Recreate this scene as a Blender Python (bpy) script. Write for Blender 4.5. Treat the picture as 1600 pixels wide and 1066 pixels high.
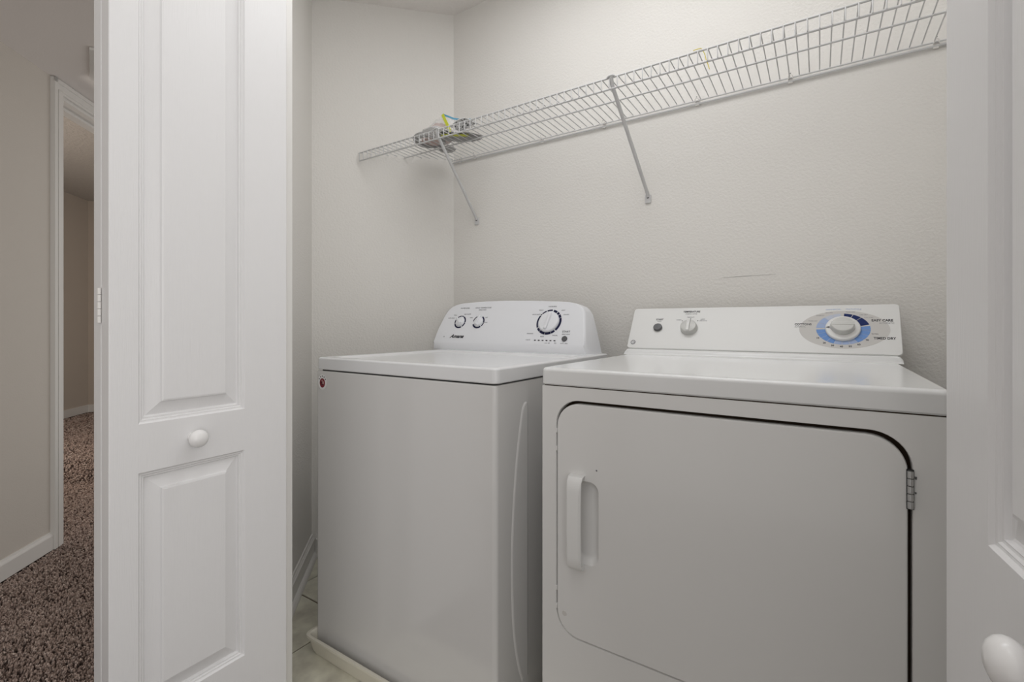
import bpy, bmesh, math, random
from mathutils import Vector, Matrix
R = math.radians
C = bpy.context.scene.collection
for o in list(bpy.data.objects): bpy.data.objects.remove(o)
random.seed(7)

# ------------------------------------------------------------ camera
YAW = 33.07
cd = bpy.data.cameras.new('camera'); cam = bpy.data.objects.new('camera', cd); C.objects.link(cam)
cam.location = (0, 0, 1.01); cam.rotation_euler = (R(90), 0, R(YAW))
cd.sensor_fit = 'HORIZONTAL'; cd.sensor_width = 36.0
cd.lens = 36.0 * 736.2 / 1600.0
cd.shift_y = -(533.0 - 507.3) / 1600.0
cd.clip_start = 0.01; cd.clip_end = 60
bpy.context.scene.camera = cam

# ------------------------------------------------------------ world, lights, exposure
sc = bpy.context.scene
sc.view_settings.view_transform = 'Standard'; sc.view_settings.look = 'None'
sc.view_settings.gamma = 1.0; sc.view_settings.use_curve_mapping = False
sc.view_settings.exposure = 0.05
w = bpy.data.worlds.new('world'); sc.world = w; w.use_nodes = True
bg = w.node_tree.nodes['Background']; bg.inputs[0].default_value = (1.0, 0.968, 0.935, 1); bg.inputs[1].default_value = 0.70

def area(name, loc, target, size, sizey, power, col=(1, 1, 1), spread=180):
    l = bpy.data.lights.new(name, 'AREA'); l.shape = 'RECTANGLE'; l.size = size; l.size_y = sizey
    l.energy = power; l.color = col; l.spread = R(spread)
    o = bpy.data.objects.new(name, l); C.objects.link(o); o.location = loc
    d = Vector(target) - Vector(loc); o.rotation_euler = d.to_track_quat('-Z', 'Y').to_euler()
    return o
area('room_lamp_light', (-0.28, 0.22, 2.36), (-0.55, 1.3, 1.2), 0.50, 0.40, 2.2, (1.0, 0.985, 0.97))
area('side_fill_light', (1.3, -0.5, 1.2), (-1.0, 0.6, 0.9), 0.80, 1.60, 12.5, (1.0, 0.985, 0.97))  # added fill from the right, brightens the left leaf and washer side
area('closet_panel_light', (-0.48, 1.12, 2.42), (-0.48, 1.12, 0), 1.10, 0.35, 5.9, (0.98, 0.99, 1.0))
def bulb(name, loc, power, rad, col):
    l = bpy.data.lights.new(name, 'POINT'); l.energy = power; l.shadow_soft_size = rad; l.color = col
    o = bpy.data.objects.new(name, l); C.objects.link(o); o.location = loc
bulb('hall_fill_light', (-1.75, -0.75, 2.0), 20.0, 0.12, (1.0, 0.94, 0.86))  # unseen fill, placed to brighten the hall and the folded door edge
bulb('far_room_fill_light', (-4.6, 0.4, 1.2), 30.0, 0.15, (1.0, 0.93, 0.86))  # added out of view to brighten the far room and its ceiling
bulb('closet_fill_light', (-0.35, 0.98, 2.18), 1.4, 0.12, (0.98, 0.99, 1.0))  # extra fill added to lift the closet ceiling

# ------------------------------------------------------------ materials
def mat(name, col, rough=0.5, spec=0.5, metal=0.0, coat=0.0, bump=None, colvar=None, trans=0.0, alpha=1.0):
    """bump=(scale, strength, distance, stretch xyz, detail); colvar=(scale, amount, stretch)"""
    m = bpy.data.materials.new(name); m.use_nodes = True
    nt = m.node_tree; b = nt.nodes['Principled BSDF']
    b.inputs['Base Color'].default_value = (*col, 1); b.inputs['Roughness'].default_value = rough
    b.inputs['Specular IOR Level'].default_value = spec; b.inputs['Metallic'].default_value = metal
    b.inputs['Coat Weight'].default_value = coat; b.inputs['Coat Roughness'].default_value = 0.08
    b.inputs['Transmission Weight'].default_value = trans; b.inputs['Alpha'].default_value = alpha
    tc = nt.nodes.new('ShaderNodeTexCoord')
    def noise(scale, stretch, detail):
        mp = nt.nodes.new('ShaderNodeMapping'); mp.inputs['Scale'].default_value = stretch
        nt.links.new(tc.outputs['Object'], mp.inputs['Vector'])
        n = nt.nodes.new('ShaderNodeTexNoise'); n.inputs['Scale'].default_value = scale; n.inputs['Detail'].default_value = detail
        nt.links.new(mp.outputs[0], n.inputs['Vector']); return n
    if bump:
        sc_, st, dist, stretch, det = bump
        n = noise(sc_, stretch, det)
        bp = nt.nodes.new('ShaderNodeBump'); bp.inputs['Strength'].default_value = st; bp.inputs['Distance'].default_value = dist
        nt.links.new(n.outputs['Fac'], bp.inputs['Height']); nt.links.new(bp.outputs[0], b.inputs['Normal'])
    if colvar:
        sc_, amt, stretch = colvar
        n = noise(sc_, stretch, 3.0)
        mx = nt.nodes.new('ShaderNodeMix'); mx.data_type = 'RGBA'
        mx.inputs['A'].default_value = (*[c * (1 - amt) for c in col], 1); mx.inputs['B'].default_value = (*[min(1, c * (1 + amt)) for c in col], 1)
        nt.links.new(n.outputs['Fac'], mx.inputs['Factor']); nt.links.new(mx.outputs['Result'], b.inputs['Base Color'])
    return m
M = {}
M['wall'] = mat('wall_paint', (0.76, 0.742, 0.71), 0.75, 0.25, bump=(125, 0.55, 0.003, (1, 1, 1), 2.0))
M['wall_hall'] = mat('hall_wall_dimmed', (0.64, 0.60, 0.55), 0.75, 0.25, bump=(170, 0.45, 0.002, (1, 1, 1), 2.0))  # closet paint darkened, the hall's dimness put in the colour
M['wall_dim'] = mat('room_wall_dimmed', (0.56, 0.50, 0.44), 0.8, 0.2, bump=(170, 0.4, 0.002, (1, 1, 1), 2.0))  # same paint as the other walls, low light put in its colour
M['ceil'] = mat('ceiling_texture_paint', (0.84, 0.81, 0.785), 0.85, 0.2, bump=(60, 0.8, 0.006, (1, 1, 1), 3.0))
M['ceil_room'] = mat('room_ceiling_dimmed', (0.50, 0.465, 0.43), 0.85, 0.2, bump=(45, 1.0, 0.010, (1, 1, 1), 3.0))  # ceiling colour dimmed to carry the far room's low light
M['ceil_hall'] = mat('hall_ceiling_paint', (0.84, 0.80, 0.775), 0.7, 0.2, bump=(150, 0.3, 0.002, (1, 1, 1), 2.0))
M['door'] = mat('door_paint', (0.76, 0.755, 0.76), 0.38, 0.45, bump=(60, 0.30, 0.0012, (9, 9, 0.35), 4.0))
M['trim'] = mat('trim_paint', (0.76, 0.745, 0.72), 0.35, 0.5)
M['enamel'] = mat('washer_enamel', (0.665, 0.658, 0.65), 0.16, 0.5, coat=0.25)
M['enamel_lid'] = mat('washer_enamel_lit', (0.75, 0.755, 0.765), 0.22, 0.5, coat=0.25)  # lightened copy of the washer enamel, light on the lid in its colour
M['enamel_top'] = mat('dryer_enamel_lit', (0.745, 0.75, 0.75), 0.2, 0.5, coat=0.25)  # dryer enamel made lighter for the light falling on top
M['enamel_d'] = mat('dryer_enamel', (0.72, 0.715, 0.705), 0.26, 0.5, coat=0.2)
M['plastic'] = mat('white_plastic', (0.79, 0.80, 0.83), 0.35, 0.45)
M['plastic_d'] = mat('warm_white_plastic', (0.73, 0.73, 0.72), 0.35, 0.45)
M['knobcap'] = mat('pearl_grey_plastic', (0.56, 0.56, 0.54), 0.28, 0.5)
M['gap'] = mat('dark_brown_seal', (0.045, 0.03, 0.02), 0.8, 0.1)
M['black'] = mat('black_rubber', (0.02, 0.02, 0.02), 0.6, 0.3)
M['darkgrey'] = mat('dark_grey_plastic', (0.09, 0.09, 0.095), 0.35, 0.5)
M['ink'] = mat('black_ink', (0.02, 0.02, 0.025), 0.6, 0.2)
M['ink_soft'] = mat('grey_ink', (0.22, 0.22, 0.24), 0.6, 0.2)
M['navyink'] = mat('navy_ink', (0.012, 0.014, 0.05), 0.5, 0.2)
M['navy'] = mat('navy_print', (0.008, 0.022, 0.115), 0.5, 0.2)
M['blue'] = mat('mid_blue_print', (0.16, 0.30, 0.62), 0.5, 0.2)
M['blue_soft'] = mat('soft_blue_print', (0.36, 0.45, 0.66), 0.5, 0.2)
M['pale'] = mat('pale_blue_print', (0.52, 0.56, 0.66), 0.5, 0.2)
M['bezel'] = mat('pale_grey_print', (0.585, 0.57, 0.55), 0.5, 0.3)
M['bezel2'] = mat('taupe_grey_print', (0.52, 0.50, 0.48), 0.5, 0.3)
M['white'] = mat('white_print', (0.8, 0.8, 0.8), 0.5, 0.2)
M['wire'] = mat('white_vinyl_wire', (0.60, 0.60, 0.60), 0.35, 0.4)  # white wire greyed, shade of its underside put in the colour
M['clip'] = mat('clear_white_clip', (0.78, 0.76, 0.73), 0.3, 0.5)
M['metal'] = mat('brushed_hinge_metal', (0.5, 0.5, 0.5), 0.35, 0.5, metal=0.8)
M['screw'] = mat('screw_metal', (0.12, 0.12, 0.12), 0.4, 0.5, metal=0.6)
M['pan'] = mat('ivory_pan_plastic', (0.72, 0.69, 0.60), 0.4, 0.4)
M['tile'] = mat('beige_stone_tile', (0.70, 0.62, 0.52), 0.45, 0.4, bump=(25, 0.2, 0.002, (1, 1, 1), 4.0), colvar=(14, 0.6, (1, 1, 1)))
M['grout'] = mat('brown_grout', (0.17, 0.14, 0.11), 0.9, 0.1)
M['carpetbase'] = mat('carpet_backing', (0.085, 0.062, 0.055), 0.95, 0.05, bump=(160, 0.9, 0.01, (1, 1, 1), 2.0), colvar=(130, 0.5, (1, 1, 1)))
M['red'] = mat('maroon_print', (0.20, 0.02, 0.03), 0.5, 0.2)
M['lime'] = mat('lime_plastic', (0.58, 0.62, 0.05), 0.4, 0.4)
M['yellow'] = mat('yellow_plastic', (0.72, 0.60, 0.06), 0.4, 0.4)
M['cyan'] = mat('blue_zip_plastic', (0.12, 0.38, 0.58), 0.4, 0.4)
M['grey'] = mat('grey_vinyl', (0.33, 0.33, 0.325), 0.3, 0.5, colvar=(45, 0.6, (1, 1, 1)))
M['silver'] = mat('silver_foil', (0.75, 0.75, 0.76), 0.25, 0.6, metal=0.6, bump=(60, 0.6, 0.004, (1, 1, 1), 3.0))
M['pink'] = mat('pink_tissue', (0.60, 0.47, 0.44), 0.8, 0.2, bump=(40, 0.5, 0.004, (1, 1, 1), 3.0))
M['scuff'] = mat('grey_scuff', (0.20, 0.19, 0.18), 0.8, 0.1)
# clear film: mostly see-through with a glossy skin
m = bpy.data.materials.new('clear_bag_film'); m.use_nodes = True; nt = m.node_tree
pb = nt.nodes['Principled BSDF']; pb.inputs['Base Color'].default_value = (0.85, 0.85, 0.86, 1); pb.inputs['Roughness'].default_value = 0.18
tr = nt.nodes.new('ShaderNodeBsdfTransparent'); mx = nt.nodes.new('ShaderNodeMixShader'); mx.inputs[0].default_value = 0.22
nt.links.new(tr.outputs[0], mx.inputs[1]); nt.links.new(pb.outputs[0], mx.inputs[2]); nt.links.new(mx.outputs[0], nt.nodes['Material Output'].inputs['Surface'])
M['film'] = m
# speckled paper: white with black blotches
m = bpy.data.materials.new('speckled_paper'); m.use_nodes = True; nt = m.node_tree; b = nt.nodes['Principled BSDF']
tc = nt.nodes.new('ShaderNodeTexCoord'); v = nt.nodes.new('ShaderNodeTexNoise'); v.inputs['Scale'].default_value = 130; v.inputs['Detail'].default_value = 2.5
rp = nt.nodes.new('ShaderNodeValToRGB'); rp.color_ramp.elements[0].position = 0.425; rp.color_ramp.elements[0].color = (0.02, 0.02, 0.02, 1)
rp.color_ramp.elements[1].position = 0.46; rp.color_ramp.elements[1].color = (0.75, 0.75, 0.75, 1)
nt.links.new(tc.outputs['Object'], v.inputs['Vector']); nt.links.new(v.outputs['Fac'], rp.inputs[0]); nt.links.new(rp.outputs[0], b.inputs['Base Color']); M['speckle'] = m
# carpet yarn: colour from a per-vertex attribute
m = bpy.data.materials.new('carpet_yarn'); m.use_nodes = True; nt = m.node_tree; b = nt.nodes['Principled BSDF']
at = nt.nodes.new('ShaderNodeAttribute'); at.attribute_name = 'yarn'; b.inputs['Roughness'].default_value = 0.95; b.inputs['Specular IOR Level'].default_value = 0.05
nt.links.new(at.outputs['Color'], b.inputs['Base Color']); M['yarn'] = m

# ------------------------------------------------------------ helpers
def link(name, me, parent=None, loc=None, rot=None):
    o = bpy.data.objects.new(name, me); C.objects.link(o)
    if parent: o.parent = parent
    if loc is not None: o.location = loc
    if rot is not None: o.rotation_euler = rot
    return o
def mk(name, bm, m, parent=None, loc=None, rot=None, smooth=True, wn=True):
    bmesh.ops.recalc_face_normals(bm, faces=bm.faces)
    if smooth:
        for f in bm.faces: f.smooth = True
        for e in bm.edges:
            if len(e.link_faces) == 2 and e.calc_face_angle(0) > R(38): e.smooth = False
    me = bpy.data.meshes.new(name); bm.to_mesh(me); bm.free()
    me.materials.append(M[m] if isinstance(m, str) else m)
    o = link(name, me, parent, loc, rot)
    if smooth and wn:
        md = o.modifiers.new('weighted_normal', 'WEIGHTED_NORMAL'); md.keep_sharp = True
    return o
def empty(name, loc=(0, 0, 0), rz=0.0, parent=None):
    o = bpy.data.objects.new(name, None); C.objects.link(o); o.location = loc; o.rotation_euler = (0, 0, rz); o.empty_display_size = 0.05
    if parent: o.parent = parent
    return o
def tag(o, label=None, cat=None, group=None, kind=None):
    if label: o['label'] = label
    if cat: o['category'] = cat
    if group: o['group'] = group
    if kind: o['kind'] = kind
    return o
def box(bm, x0, x1, y0, y1, z0, z1, bev=0.0, seg=2):
    r = bmesh.ops.create_cube(bm, size=1.0); vs = r['verts']
    for v in vs:
        v.co = Vector((x0 + (v.co.x + .5) * (x1 - x0), y0 + (v.co.y + .5) * (y1 - y0), z0 + (v.co.z + .5) * (z1 - z0)))
    if bev > 0:
        es = list({e for v in vs for e in v.link_edges})
        bmesh.ops.bevel(bm, geom=es, offset=bev, segments=seg, affect='EDGES', profile=0.5)
    return bm
def rrect(x0, x1, z0, z1, r, n=6):
    pts = []
    for cx, cz, a0 in ((x1 - r, z1 - r, 0), (x0 + r, z1 - r, 90), (x0 + r, z0 + r, 180), (x1 - r, z0 + r, 270)):
        for i in range(n + 1):
            a = R(a0 + 90 * i / n); pts.append((cx + r * math.cos(a), cz + r * math.sin(a)))
    return pts
def loft(bm, loops, cap0=True, cap1=True):
    vs = [[bm.verts.new(p) for p in L] for L in loops]
    n = len(vs[0])
    for a, b in zip(vs, vs[1:]):
        for i in range(n):
            bm.faces.new((a[i], a[(i + 1) % n], b[(i + 1) % n], b[i]))
    if cap0: bm.faces.new(vs[0])
    if cap1: bm.faces.new(vs[-1][::-1])
    return vs
def rbox(bm, x0, x1, y0, y1, z0, z1, rc, re_top=0.0, re_bot=0.0, n=6, seg=4):
    """box with rounded vertical corners and rounded top/bottom edges"""
    L = []
    def lp(ins, z): return [(x, y, z) for x, y in rrect(x0 + ins, x1 - ins, y0 + ins, y1 - ins, max(rc - ins, 0.0005), n)]
    if re_bot > 0:
        for i in range(seg): a = R(90 * i / seg); L.append(lp(re_bot * (1 - math.sin(a)), z0 + re_bot * (1 - math.cos(a))))
    L.append(lp(0, z0 + re_bot))
    L.append(lp(0, z1 - re_top))
    if re_top > 0:
        for i in range(1, seg + 1): a = R(90 * i / seg); L.append(lp(re_top * (1 - math.cos(a)), z1 - re_top + re_top * math.sin(a)))
    loft(bm, L); return bm
def tube(bm, pts, r, n=8, caps=True):
    pts = [Vector(p) for p in pts]; L = []
    up = None
    for i, p in enumerate(pts):
        d = ((pts[i + 1] - p) if i < len(pts) - 1 else (p - pts[i - 1])).normalized()
        if 0 < i < len(pts) - 1: d = ((pts[i + 1] - p).normalized() + (p - pts[i - 1]).normalized()).normalized()
        if up is None: up = d.orthogonal().normalized()
        else: up = (up - d * up.dot(d)).normalized()
        s = d.cross(up)
        L.append([p + (up * math.cos(2 * math.pi * k / n) + s * math.sin(2 * math.pi * k / n)) * r for k in range(n)])
    loft(bm, L, caps, caps); return bm
def lathe(bm, prof, n=32, axis='z', center=(0, 0, 0)):
    """prof: (radius, height) list"""
    L = []
    for r, h in prof:
        L.append([(r * math.cos(2 * math.pi * k / n), r * math.sin(2 * math.pi * k / n), h) for k in range(n)])
    vs = loft(bm, L)
    for ring in vs:
        for v in ring:
            x, y, z = v.co
            if axis == 'x': v.co = (z, x, y)
            elif axis == '-y': v.co = (x, -z, y)
            v.co = v.co + Vector(center)
    return bm
def fill_loops(bm, loops):
    """planar face with holes; returns the vert loops"""
    es = []; vl = []
    for L in loops:
        vs = [bm.verts.new(p) for p in L]; vl.append(vs)
        for i in range(len(vs)): es.append(bm.edges.new((vs[i], vs[(i + 1) % len(vs)])))
    bmesh.ops.triangle_fill(bm, use_beauty=True, use_dissolve=False, edges=es)
    return vl
def extrude_loop(bm, vs, offs, cap=False):
    """walls from vert loop along a list of (dx,dy,dz) or point loops"""
    prev = vs
    for o in offs:
        cur = [bm.verts.new(p) for p in o]
        n = len(cur)
        for i in range(n): bm.faces.new((prev[i], prev[(i + 1) % n], cur[(i + 1) % n], cur[i]))
        prev = cur
    if cap: bm.faces.new(prev)
    return prev
def prism_plan(bm, pts, z0, z1):
    loft(bm, [[(x, y, z0) for x, y in pts], [(x, y, z1) for x, y in pts]]); return bm
def structure(name, bm, m, label=None, parent=None, smooth=False):
    o = mk(name, bm, m, parent, smooth=smooth, wn=False)
    if not parent: tag(o, label, None, None, 'structure')
    return o
def text_mesh(name, body, size, m, parent, mtx, shear=0.0, align='CENTER', bold=0.0, xscale=1.0):
    cu = bpy.data.curves.new(name, 'FONT'); cu.body = body; cu.size = size; cu.shear = shear; cu.align_x = align; cu.align_y = 'CENTER'
    cu.extrude = 0.0002; cu.offset = bold; cu.resolution_u = 3
    t = bpy.data.objects.new(name + '_tmp', cu); C.objects.link(t)
    dg = bpy.context.evaluated_depsgraph_get(); me = bpy.data.meshes.new_from_object(t.evaluated_get(dg))
    bpy.data.objects.remove(t); bpy.data.curves.remove(cu)
    me.materials.clear(); me.materials.append(M[m]); me.name = name
    o = link(name, me, parent); o.matrix_local = mtx @ Matrix.Diagonal((xscale, 1, 1, 1)); return o

# ------------------------------------------------------------ plan points
YB = 1.68; ZC = 2.44; YO = 0.68                       # back wall, ceiling, opening plane
PC = (-1.4155, YB); PQ = (-1.8515, 1.244)             # closet corners of the angled end
S2 = math.sqrt(.5)

# ---- structure: closet
b = bmesh.new(); prism_plan(b, [(-1.4155, YB), (0.34, YB), (0.34, YB + .12), (-1.53, YB + .12)], 0, ZC)
structure('wall_back', b, 'wall', 'off-white textured wall behind the washer and dryer')
b = bmesh.new(); prism_plan(b, [PC, (PC[0] - .05, PC[1] + .05 + .07), (PQ[0] - .12, PQ[1] + .00 + .05), PQ], 0, ZC)
structure('wall_left', b, 'wall', 'angled off-white wall at the left end of the wire shelf')
b = bmesh.new(); q1 = (PQ[0] + .504, PQ[1] - .504)
prism_plan(b, [PQ, q1, (q1[0] - .078, q1[1] - .078), (PQ[0] - .078, PQ[1] - .078)], 0, ZC)
structure('wall_front_left', b, 'wall', 'narrow off-white wall strip between the open door and washer')
b = bmesh.new(); prism_plan(b, [(-1.215, .63), (-1.215, .74), q1, (q1[0] - .05, .63)], 0, ZC)
structure('wall_front', b, 'wall', 'short closet wall hidden behind the folded left door')
b = bmesh.new(); prism_plan(b, [(.34, .74), (.34, YB + .12), (.46, YB + .12), (.46, .74)], 0, ZC)
structure('wall_right', b, 'wall', 'right end wall of the laundry closet behind the right door')
b = bmesh.new(); prism_plan(b, [(.236, .63), (.236, .74), (1.6, .74), (1.6, .63)], 0, ZC)
structure('wall_front_right', b, 'wall', 'closet front wall right of the door opening')
b = bmesh.new(); prism_plan(b, [(-1.215, .63), (.236, .63), (.236, .74), (-1.215, .74)], 2.36, ZC)
structure('trim_1', b, 'trim', 'white head of the closet door opening')
b = bmesh.new(); box(b, -1.214, -1.196, .625, .745, 0, 2.36); structure('trim_2', b, 'trim', 'white left jamb of the closet opening')
b = bmesh.new(); box(b, .217, .235, .625, .745, 0, 2.36); structure('trim_3', b, 'trim', 'white right jamb of the closet opening')
# ---- ceilings
b = bmesh.new(); prism_plan(b, [(-2.05, .66), (.46, .66), (.46, 1.85), (-2.05, 1.85)], ZC, ZC + .08)
structure('ceiling_closet', b, 'ceil', 'textured warm grey ceiling over the laundry closet')
# hall: wall line X+Y = HW, facing (+,+)
HW = -2.2475; e = Vector((-S2, S2, 0)); nrm = Vector((S2, S2, 0))
def hp(s, off=0.0, z=0.0):
    """point on the hall wall: s along (towards the deep end, 0 = casing inner edge), off = out from the wall"""
    base = Vector((HW / 2, HW / 2, 0)); p0 = Vector((-2.9244, .6887, 0)); s0 = (p0 - base).dot(e)
    p = base + e * (s0 + s) + nrm * off; p.z = z; return p
def hall_box(bm, s0, s1, o0, o1, z0, z1):
    pts = [hp(s0, o0), hp(s1, o0), hp(s1, o1), hp(s0, o1)]
    loft(bm, [[(p.x, p.y, z0) for p in pts], [(p.x, p.y, z1) for p in pts]]); return bm
ZH = 2.128
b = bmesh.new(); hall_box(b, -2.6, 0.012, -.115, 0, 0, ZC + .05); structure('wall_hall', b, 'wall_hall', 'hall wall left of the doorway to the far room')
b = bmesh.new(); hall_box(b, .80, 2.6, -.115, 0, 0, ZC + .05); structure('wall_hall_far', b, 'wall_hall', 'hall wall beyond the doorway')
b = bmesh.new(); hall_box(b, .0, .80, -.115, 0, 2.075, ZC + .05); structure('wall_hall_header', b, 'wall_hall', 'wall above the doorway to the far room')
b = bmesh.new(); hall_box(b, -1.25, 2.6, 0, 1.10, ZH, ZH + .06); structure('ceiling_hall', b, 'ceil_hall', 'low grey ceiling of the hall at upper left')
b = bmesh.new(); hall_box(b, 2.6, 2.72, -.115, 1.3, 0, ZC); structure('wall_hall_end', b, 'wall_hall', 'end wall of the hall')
# door casing of the far room: door_3 frame
dt = empty('door_3', hp(0)); tag(dt, 'white cased doorway opening to the carpeted far room', None, None, 'structure')
def dchild(name, bm, m='trim'):
    o = mk(name, bm, m, smooth=False); o.parent = dt; o.matrix_parent_inverse = Matrix.Translation(-Vector(dt.location)); return o
for s0, s1, nm in ((-.060, 0, 'casing'), (.78, .84, 'casing')):
    b = bmesh.new(); hall_box(b, s0, s1, 0, .014, 0, 2.125 if s0 < 0 else 2.07)
    hall_box(b, s0 if s0 < 0 else s1 - .018, s0 + .018 if s0 < 0 else s1, .014, .019, 0, 2.125 if s0 < 0 else 2.07)
    hall_box(b, s0 + .026, s0 + .045, .014, .017, 0, 2.08)
    dchild(nm, b)
b = bmesh.new(); hall_box(b, 0, .84, 0, .014, 2.065, 2.125); hall_box(b, -.06, .84, .014, .019, 2.107, 2.125); hall_box(b, -.04, .84, .014, .017, 2.078, 2.095); dchild('head_casing', b)
b = bmesh.new(); hall_box(b, -.001, .017, -.116, .002, 0, 2.06); dchild('jamb', b)
b = bmesh.new(); hall_box(b, .763, .781, -.116, .002, 0, 2.06); dchild('jamb', b)
b = bmesh.new(); hall_box(b, .0, .78, -.116, .002, 2.052, 2.070); dchild('head_jamb', b)
b = bmesh.new(); hall_box(b, .017, .763, -.085, -.050, 2.040, 2.052); hall_box(b, .017, .028, -.085, -.050, 0, 2.040); dchild('door_stop', b)
# hall baseboard
b = bmesh.new(); hall_box(b, -2.6, -.060, 0, .012, 0, .062); 
pts = [(0, .062), (.012, .062), (.010, .068), (.006, .072), (.004, .080), (0, .080)]
loft(b, [[hp(-2.6, o, z) for o, z in pts], [hp(-.060, o, z) for o, z in pts]])
structure('baseboard_hall', b, 'trim', 'white baseboard along the hall wall above brown carpet')
# far room: wall A (Y-X = 8.97), wall B (X+Y = -5.19)
def uv(u_, v_, z=0.0):     # u_ = X+Y, v_ = Y-X
    return ((u_ - v_) / 2, (u_ + v_) / 2, z)
def uvbox(bm, u0, u1, v0, v1, z0, z1):
    pts = [uv(u0, v0), uv(u1, v0), uv(u1, v1), uv(u0, v1)]
    loft(bm, [[(p[0], p[1], z0) for p in pts], [(p[0], p[1], z1) for p in pts]]); return bm
b = bmesh.new(); uvbox(b, -5.30, -2.3, 8.97, 9.12, 0, 2.5); structure('wall_room_back', b, 'wall_dim', 'far wall of the carpeted room, darkened to tan for low light')
b = bmesh.new(); uvbox(b, -5.34, -5.19, 2.6, 8.97, 0, 2.5); structure('wall_room_side', b, 'wall_dim', 'side wall of the carpeted room right of its corner, darkened for low light')
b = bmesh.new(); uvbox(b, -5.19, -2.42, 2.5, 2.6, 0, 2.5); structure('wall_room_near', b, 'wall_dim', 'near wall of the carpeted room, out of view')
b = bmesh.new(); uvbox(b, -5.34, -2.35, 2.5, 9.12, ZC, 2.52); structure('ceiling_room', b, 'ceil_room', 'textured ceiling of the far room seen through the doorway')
b = bmesh.new(); uvbox(b, -5.19, -2.42, 8.952, 8.97, 0, .085); structure('baseboard_room_back', b, 'trim', 'white baseboard on the far room back wall')
b = bmesh.new(); uvbox(b, -5.19, -5.172, 2.6, 8.952, 0, .085); structure('baseboard_room_side', b, 'trim', 'white baseboard on the far room side wall')

# ---- floors
b = bmesh.new()
prism_plan(b, [(-8.5, -1.0), (1.6, -1.0), (1.6, .66), (-1.42, .66), (-1.93, 1.17), (-5.6, 4.84), (-8.5, 4.84)], -.06, -.012)
fh = structure('floor_hall', b, 'carpetbase', 'brown carpet floor of the hall and far room')
# yarn tufts where the photograph shows carpet
def pile():
    import numpy as np
    rng = np.random.default_rng(3)
    f, s, c = 736.2, math.sin(R(YAW)), math.cos(R(YAW))
    N = 62000
    # uniform per area inside the hall strip and room beyond
    d = np.sqrt(rng.uniform(1.05 ** 2, 5.7 ** 2, N)); d = np.where(rng.uniform(size=N) < .45, np.sqrt(rng.uniform(1.05 ** 2, 3.0 ** 2, N)), d)
    u = rng.uniform(-1.17, -.83, N); lat = u * d
    X = lat * c - d * s; Y = lat * s + d * c
    keep = ~((X + Y < HW + .02) & (X + Y > HW - .17) & ((Y - X) < 3.63)) & (X + Y > -5.16) & (Y - X < 8.93)
    X, Y, d = X[keep], Y[keep], d[keep]; n = len(X)
    h = rng.uniform(.009, .016, n); r = rng.uniform(.0028, .0048, n) * np.clip(d / 2.0, 1, 1.9)
    ang = rng.uniform(0, 2 * np.pi, n); lean = rng.uniform(.0, .008, n); la = rng.uniform(0, 2 * np.pi, n)
    V = np.zeros((n, 7, 3))
    for k in range(3):
        a = ang + k * 2 * np.pi / 3
        V[:, k] = np.stack([X + r * np.cos(a), Y + r * np.sin(a), np.full(n, -.014)], 1)
        V[:, 3 + k] = np.stack([X + lean * .6 * np.cos(la) + r * .95 * np.cos(a + .5), Y + lean * .6 * np.sin(la) + r * .95 * np.sin(a + .5), -.014 + h * .8], 1)
    V[:, 6] = np.stack([X + lean * np.cos(la), Y + lean * np.sin(la), -.014 + h * 1.1], 1)
    F = np.array([[0, 1, 4], [0, 4, 3], [1, 2, 5], [1, 5, 4], [2, 0, 3], [2, 3, 5], [3, 4, 6], [4, 5, 6], [5, 3, 6]])
    faces = (F[None] + 7 * np.arange(n)[:, None, None]).reshape(-1, 3)
    me = bpy.data.meshes.new('carpet_pile'); me.vertices.add(n * 7); me.vertices.foreach_set('co', V.reshape(-1))
    me.loops.add(len(faces) * 3); me.loops.foreach_set('vertex_index', faces.reshape(-1))
    me.polygons.add(len(faces)); me.polygons.foreach_set('loop_start', np.arange(len(faces)) * 3)
    me.update(calc_edges=True); me.validate()
    ca = me.color_attributes.new('yarn', 'FLOAT_COLOR', 'POINT')
    base = np.array([[.47, .365, .32], [.33, .25, .215], [.60, .49, .435], [.14, .10, .085]])
    idx = rng.choice(4, n, p=[.42, .28, .18, .12]); col = base[idx] * rng.uniform(.85, 1.15, (n, 1))
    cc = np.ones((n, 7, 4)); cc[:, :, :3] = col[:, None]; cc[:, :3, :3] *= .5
    ca.data.foreach_set('color', cc.reshape(-1))
    me.materials.append(M['yarn'])
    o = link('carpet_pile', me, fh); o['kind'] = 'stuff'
pile()
b = bmesh.new(); prism_plan(b, [(-1.42, .66), (.46, .66), (.46, 1.8), (-2.0, 1.8), (-2.0, 1.24)], -.06, -.004)
ft = structure('floor_closet', b, 'grout', 'beige stone tile floor of the laundry closet')
GX, GY, TS = -1.358, 1.049, .33
tm = None
for i in range(-2, 6):
    for j in range(-2, 3):
        x0, y0 = GX + i * TS, GY + j * TS
        x1, y1 = x0 + TS, y0 + TS
        if x0 > .40 or y0 > 1.6 or x1 + y1 < -.62 or y1 < .67 or x0 - y1 + TS * .6 < -3.3: continue
        g = .003
        if y0 < .66:
            b = bmesh.new(); box(b, g, TS - g, .66 - y0, TS - g, -.010, 0.0, 0.0015, 1); o = mk('tile', b, 'tile', ft, smooth=False)
        elif tm is None:
            b = bmesh.new(); box(b, g, TS - g, g, TS - g, -.010, 0.0, 0.0015, 1)
            o = mk('tile', b, 'tile', ft, smooth=False); tm = o.data
        else: o = link('tile', tm, ft)
        o.location = (x0, y0, random.uniform(-.0004, .0002))

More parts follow.
